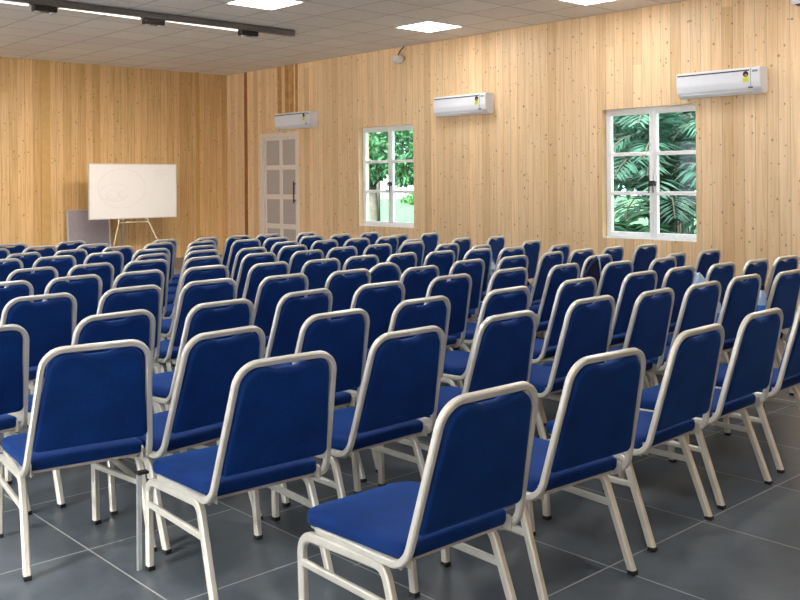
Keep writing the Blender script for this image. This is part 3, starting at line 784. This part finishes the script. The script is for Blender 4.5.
# things left on seats
def soft_bag(name, lab, cat, k, r, f, w, d, h, mat, seed, lean=0):
    loc, rz = local(k, r, f, SEATZ)
    rr = random.Random(seed)
    bm = bmesh.new(); n = 16; rings = []
    for zi in range(7):
        s = zi/6; z = h*s; sc = (.9+.25*math.sin(PI*s*.9))*(1-.55*s**3)
        ring = []
        for i in range(n):
            a = 2*PI*i/n; ca, sa = math.cos(a), math.sin(a)
            j = 1+rr.uniform(-.09, .09)
            ring.append(vec(math.copysign(abs(ca)**.6, ca)*w/2*sc*j, math.copysign(abs(sa)**.6, sa)*d/2*sc*j, z+(rr.uniform(-.012, .012) if 0 < zi else 0)))
        rings.append(ring)
    rings_mesh(bm, rings)
    o = link_obj(name, bm, mat, smooth=False); o.location = loc; o.rotation_euler = (0, 0, rz)
    return tag(o, lab, cat)
soft_bag('plastic_bag', 'blue and white printed plastic bag standing on a chair in front of the last rows', 'bag', 'k1', .10, .26, .16, .14, .33, M['bag'], 3)
soft_bag('plastic_bag', 'pale blue crumpled plastic bag on a seat right below the second window', 'bag', 'p1', -.17, .34, .20, .15, .33, M['pale_blue'], 5)
soft_bag('dark_pouch', 'small dark pouch on a seat in the fourth row, right half', 'pouch', 'n4', .11, .20, .16, .12, .25, M['navy_cloth'], 8)
def bottle(k, r, f, h, lab, body, cap):
    loc, rz = local(k, r, f, SEATZ)
    t = thing('water_bottle', lab, 'bottle', loc, rz)
    link_obj('body', lathe([(.033, 0), (.037, .01), (.037, h*.68), (.030, h*.78), (.016, h*.86), (.015, h*.9)], 16), body, t, smooth=True)
    link_obj('label_band', lathe([(.0375, h*.25), (.038, h*.26), (.038, h*.55), (.0375, h*.56)], 16), M['bottle_blue'], t, smooth=True)
    link_obj('cap', lathe([(.019, h*.88), (.020, h*.89), (.020, h*.985), (.017, h)], 16), cap, t)
bottle('p3', .075, .14, .34, 'tall pale bottle with black cap on a seat near the right edge', M['pale_blue'], M['black'])
bottle('o4', .15, .20, .30, 'pale blue bottle without dark cap on a seat in the second row', M['pale_blue'], M['white_trim'])

# ------------------------------------------------------------------ outside
g = struct('ground', box_bm(-90, 40, YW+WT+.02, 110, -.65, -.55), M['lawn'])
g2 = struct('bounce_ground_left', box_bm(-60, 40, -70, YL-WT-.02, -.65, -.55), M['bounce_ground'])  # unseen ground, made pale to bounce sunlight up onto the ceiling
GZ = -.55
def leaf_quad(bm, p, d, s, L, w):
    """folded leaf: two triangles pairs with a kink"""
    a = bm.verts.new(p); b = bm.verts.new(p+d*L*.5+s*w*.5); c = bm.verts.new(p+d*L+vec(0, 0, -.12*L)); e = bm.verts.new(p+d*L*.5-s*w*.5)
    bm.faces.new((a, b, c, e))
def rand_dir(r):
    while True:
        v = vec(r.uniform(-1, 1), r.uniform(-1, 1), r.uniform(-1, 1))
        if .1 < v.length < 1: return v.normalized()
def tree(name, lab, cat, x, y, trunk_h, clumps, nleaf, L, w, mat, seed, tr_r=.16, lean=(0, 0), group=None, branches=None):
    r = random.Random(seed)
    t = thing(name, lab, cat, (x, y, GZ), 0, group)
    pts = [vec(0, 0, 0), vec(lean[0]*.4, lean[1]*.4, trunk_h*.5), vec(lean[0], lean[1], trunk_h)]
    bm = bmesh.new(); P = fillet(pts, [0, 1.0, 0], 6); sweep(bm, P, tr_r, tr_r, (1, 0, 0), 10)
    for cx, cy, cz, rx, rz_ in clumps[:8]:
        e = vec(cx, cy, cz); m_ = (pts[2]+e)/2+vec(0, 0, .2)
        sweep(bm, [pts[1].lerp(pts[2], .7), m_, e], tr_r*.28, tr_r*.28, (1, 0, 0.1), 6)
    link_obj('trunk', bm, M['bark'], t, smooth=True)
    bm = bmesh.new()
    for (cx, cy, cz, rx, rz_) in clumps:
        for _ in range(nleaf):
            v = rand_dir(r); q = r.random()**.4
            p = vec(cx+v.x*rx*q, cy+v.y*rx*q, cz+v.z*rz_*q)
            d = (v+rand_dir(r)*.9+vec(0, 0, -.3)).normalized(); s = d.cross(rand_dir(r)).normalized()
            leaf_quad(bm, p, d, s, L*r.uniform(.6, 1.3), w*r.uniform(.7, 1.2))
    link_obj('foliage', bm, mat, t)
    return t
def palm(lab, x, y, stem_h, nf, FL, mat, seed, lw=.05, group='palms outside the windows', base_r=.25):
    r = random.Random(seed)
    t = thing('palm', lab, 'palm', (x, y, GZ), 0, group)
    bs = bmesh.new(); bl = bmesh.new()
    for i in range(nf):
        a = r.uniform(0, 2*PI); el = r.uniform(.35, 1.35); fl = FL*r.uniform(.75, 1.15)
        h = stem_h*r.uniform(.35, 1.0)
        ba = vec(base_r*r.uniform(-1, 1), base_r*r.uniform(-1, 1), 0)
        st = ba+vec(0, 0, h)
        out = vec(math.cos(a), math.sin(a), 0)
        path = []; p = st.copy(); e = el
        n = 14
        for k in range(n+1):
            path.append(p.copy())
            p = p+(out*math.cos(e)+vec(0, 0, 1)*math.sin(e))*fl/n; e -= (el+.55)/n*1.25
        sweep(bs, [ba, ba.lerp(st, .5)+out*.03, st]+path[1:], .016, .016, (math.sin(a), -math.cos(a), .01), 5)
        side = vec(-math.sin(a), math.cos(a), 0)
        for k in range(1, n+1):
            for sub in (0, .5):
                q = path[k-1].lerp(path[k], sub); tg = (path[k]-path[k-1]).normalized()
                ll = fl*.34*math.sin(PI*(.12+.83*(k-1+sub)/n))+.06
                for s_ in (-1, 1):
                    d = (side*s_+tg*.75+vec(0, 0, r.uniform(-.35, .15))).normalized()
                    leaf_quad(bl, q, d, tg, ll*r.uniform(.85, 1.1), lw)
    link_obj('stems', bs, M['bark'], t)
    link_obj('fronds', bl, mat, t)
    return t
# seen through the second window
palm('large feathery palm filling the upper half of the second window', -10.9, 17.6, 3.3, 56, 2.3, M['leaf_dark'], 1, lw=.085)
palm('bright green palm clump in the middle left of the second window', -9.75, 14.4, 1.35, 24, 1.15, M['leaf_mid'], 2, lw=.13)
palm('dark shrubby palm with yellowish tips at the lower left of the second window', -8.75, 12.9, .8, 80, .95, M['leaf_olive'], 4, lw=.08, base_r=.25)
palm('feathery palm farther off, behind the right half of the second window', -13.2, 22.2, 4.3, 46, 2.6, M['leaf_dark'], 5, lw=.085)
tree('broadleaf_tree', 'dark broad tree behind the palms of the second window', 'tree', -17.5, 28.5, 2.8,
     [(0, 0, 4.0, 2.4, 1.4), (2.4, 0, 4.2, 2.0, 1.5), (-2.6, .5, 3.6, 2.2, 1.9), (0, 0, 5.6, 2.8, 1.6)], 2200, .36, .19, M['leaf_dark'], 14, .2, (0, 0), 'trees outside the windows')
# seen through the first window
tree('broadleaf_tree', 'leaning broadleaf tree outside the first window', 'tree', -21.25, 18.6, 2.3,
     [(0, 0, 3.4, 1.1, .8), (1.1, .3, 3.1, .9, .8), (-1.0, .3, 3.1, 1.0, .8), (.4, .6, 4.3, 1.3, .9), (1.3, .0, 2.5, .5, .4), (-.9, -.3, 2.3, .7, .5), (-.1, -.2, 2.6, .6, .4)], 850, .20, .10, M['leaf_mid'], 11, .13, (-.3, .1), 'trees outside the windows')
tree('broadleaf_tree', 'light green tree farther behind the leaning tree', 'tree', -33.0, 29.0, 3.6,
     [(0, 0, 4.9, 2.0, 1.2), (1.8, 0, 5.2, 1.8, 1.2), (-2, .5, 4.6, 2.0, 1.4)], 700, .30, .15, M['leaf_light'], 12, .12, (0, 0), 'trees outside the windows')
for i, (x, y, s, lab) in enumerate(((-52, 42, .8, 'rounded bush far across the lawn, left in the first window'), (-62, 60, 1.0, 'rounded bush far across the lawn, right in the first window'))):
    tree('bush', lab, 'bush', x, y, .5, [(0, 0, .7*s, 1.3*s, .6*s), (1.4*s, .3, .6*s, 1.1*s, .5*s), (-1.5*s, .2, .6*s, 1.2*s, .5*s)], 400, .3, .16, M['leaf_light'], 20+i, .08, (0, 0), 'bushes on the lawn')


# ------------------------------------------------------------------ light and world
w = bpy.data.worlds.new('overcast_sky'); scene.world = w; w.use_nodes = True
bg = w.node_tree.nodes['Background']; bg.inputs[0].default_value = (0.86, 0.94, 1.0, 1); bg.inputs[1].default_value = 3.6
sun = bpy.data.lights.new('sun', 'SUN'); sun.energy = 34.0; sun.angle = math.radians(25); sun.color = (1, .97, .9)
so = bpy.data.objects.new('sun', sun); COL.objects.link(so); so.rotation_euler = (math.radians(58), 0, math.radians(8)); so.location = (0, 30, 20)

# ------------------------------------------------------------------ camera
cam = bpy.data.cameras.new('camera'); co = bpy.data.objects.new('camera', cam); COL.objects.link(co)
f_px, cy_px, yaw, roll = 941.08, 181.9, 0.7446, -0.0076
cam.sensor_fit = 'HORIZONTAL'; cam.sensor_width = 36.0; cam.lens = f_px*36/800
cam.shift_y = (cy_px-300)/800.0
cam.clip_start = .05; cam.clip_end = 400
F = Vector((-math.cos(yaw), math.sin(yaw), 0)); Rv = Vector((math.sin(yaw), math.cos(yaw), 0)); U = Rv.cross(F)
R2 = Rv*math.cos(roll)+U*math.sin(roll); U2 = -Rv*math.sin(roll)+U*math.cos(roll)
m = Matrix((R2, U2, -F)).transposed().to_4x4(); m.translation = Vector((0, 0, 1.585))
co.matrix_world = m
scene.camera = co
scene.view_settings.view_transform = 'Standard'; scene.view_settings.look = 'None'
scene.view_settings.gamma = 1.0; scene.view_settings.use_curve_mapping = False
scene.view_settings.exposure = 0.66
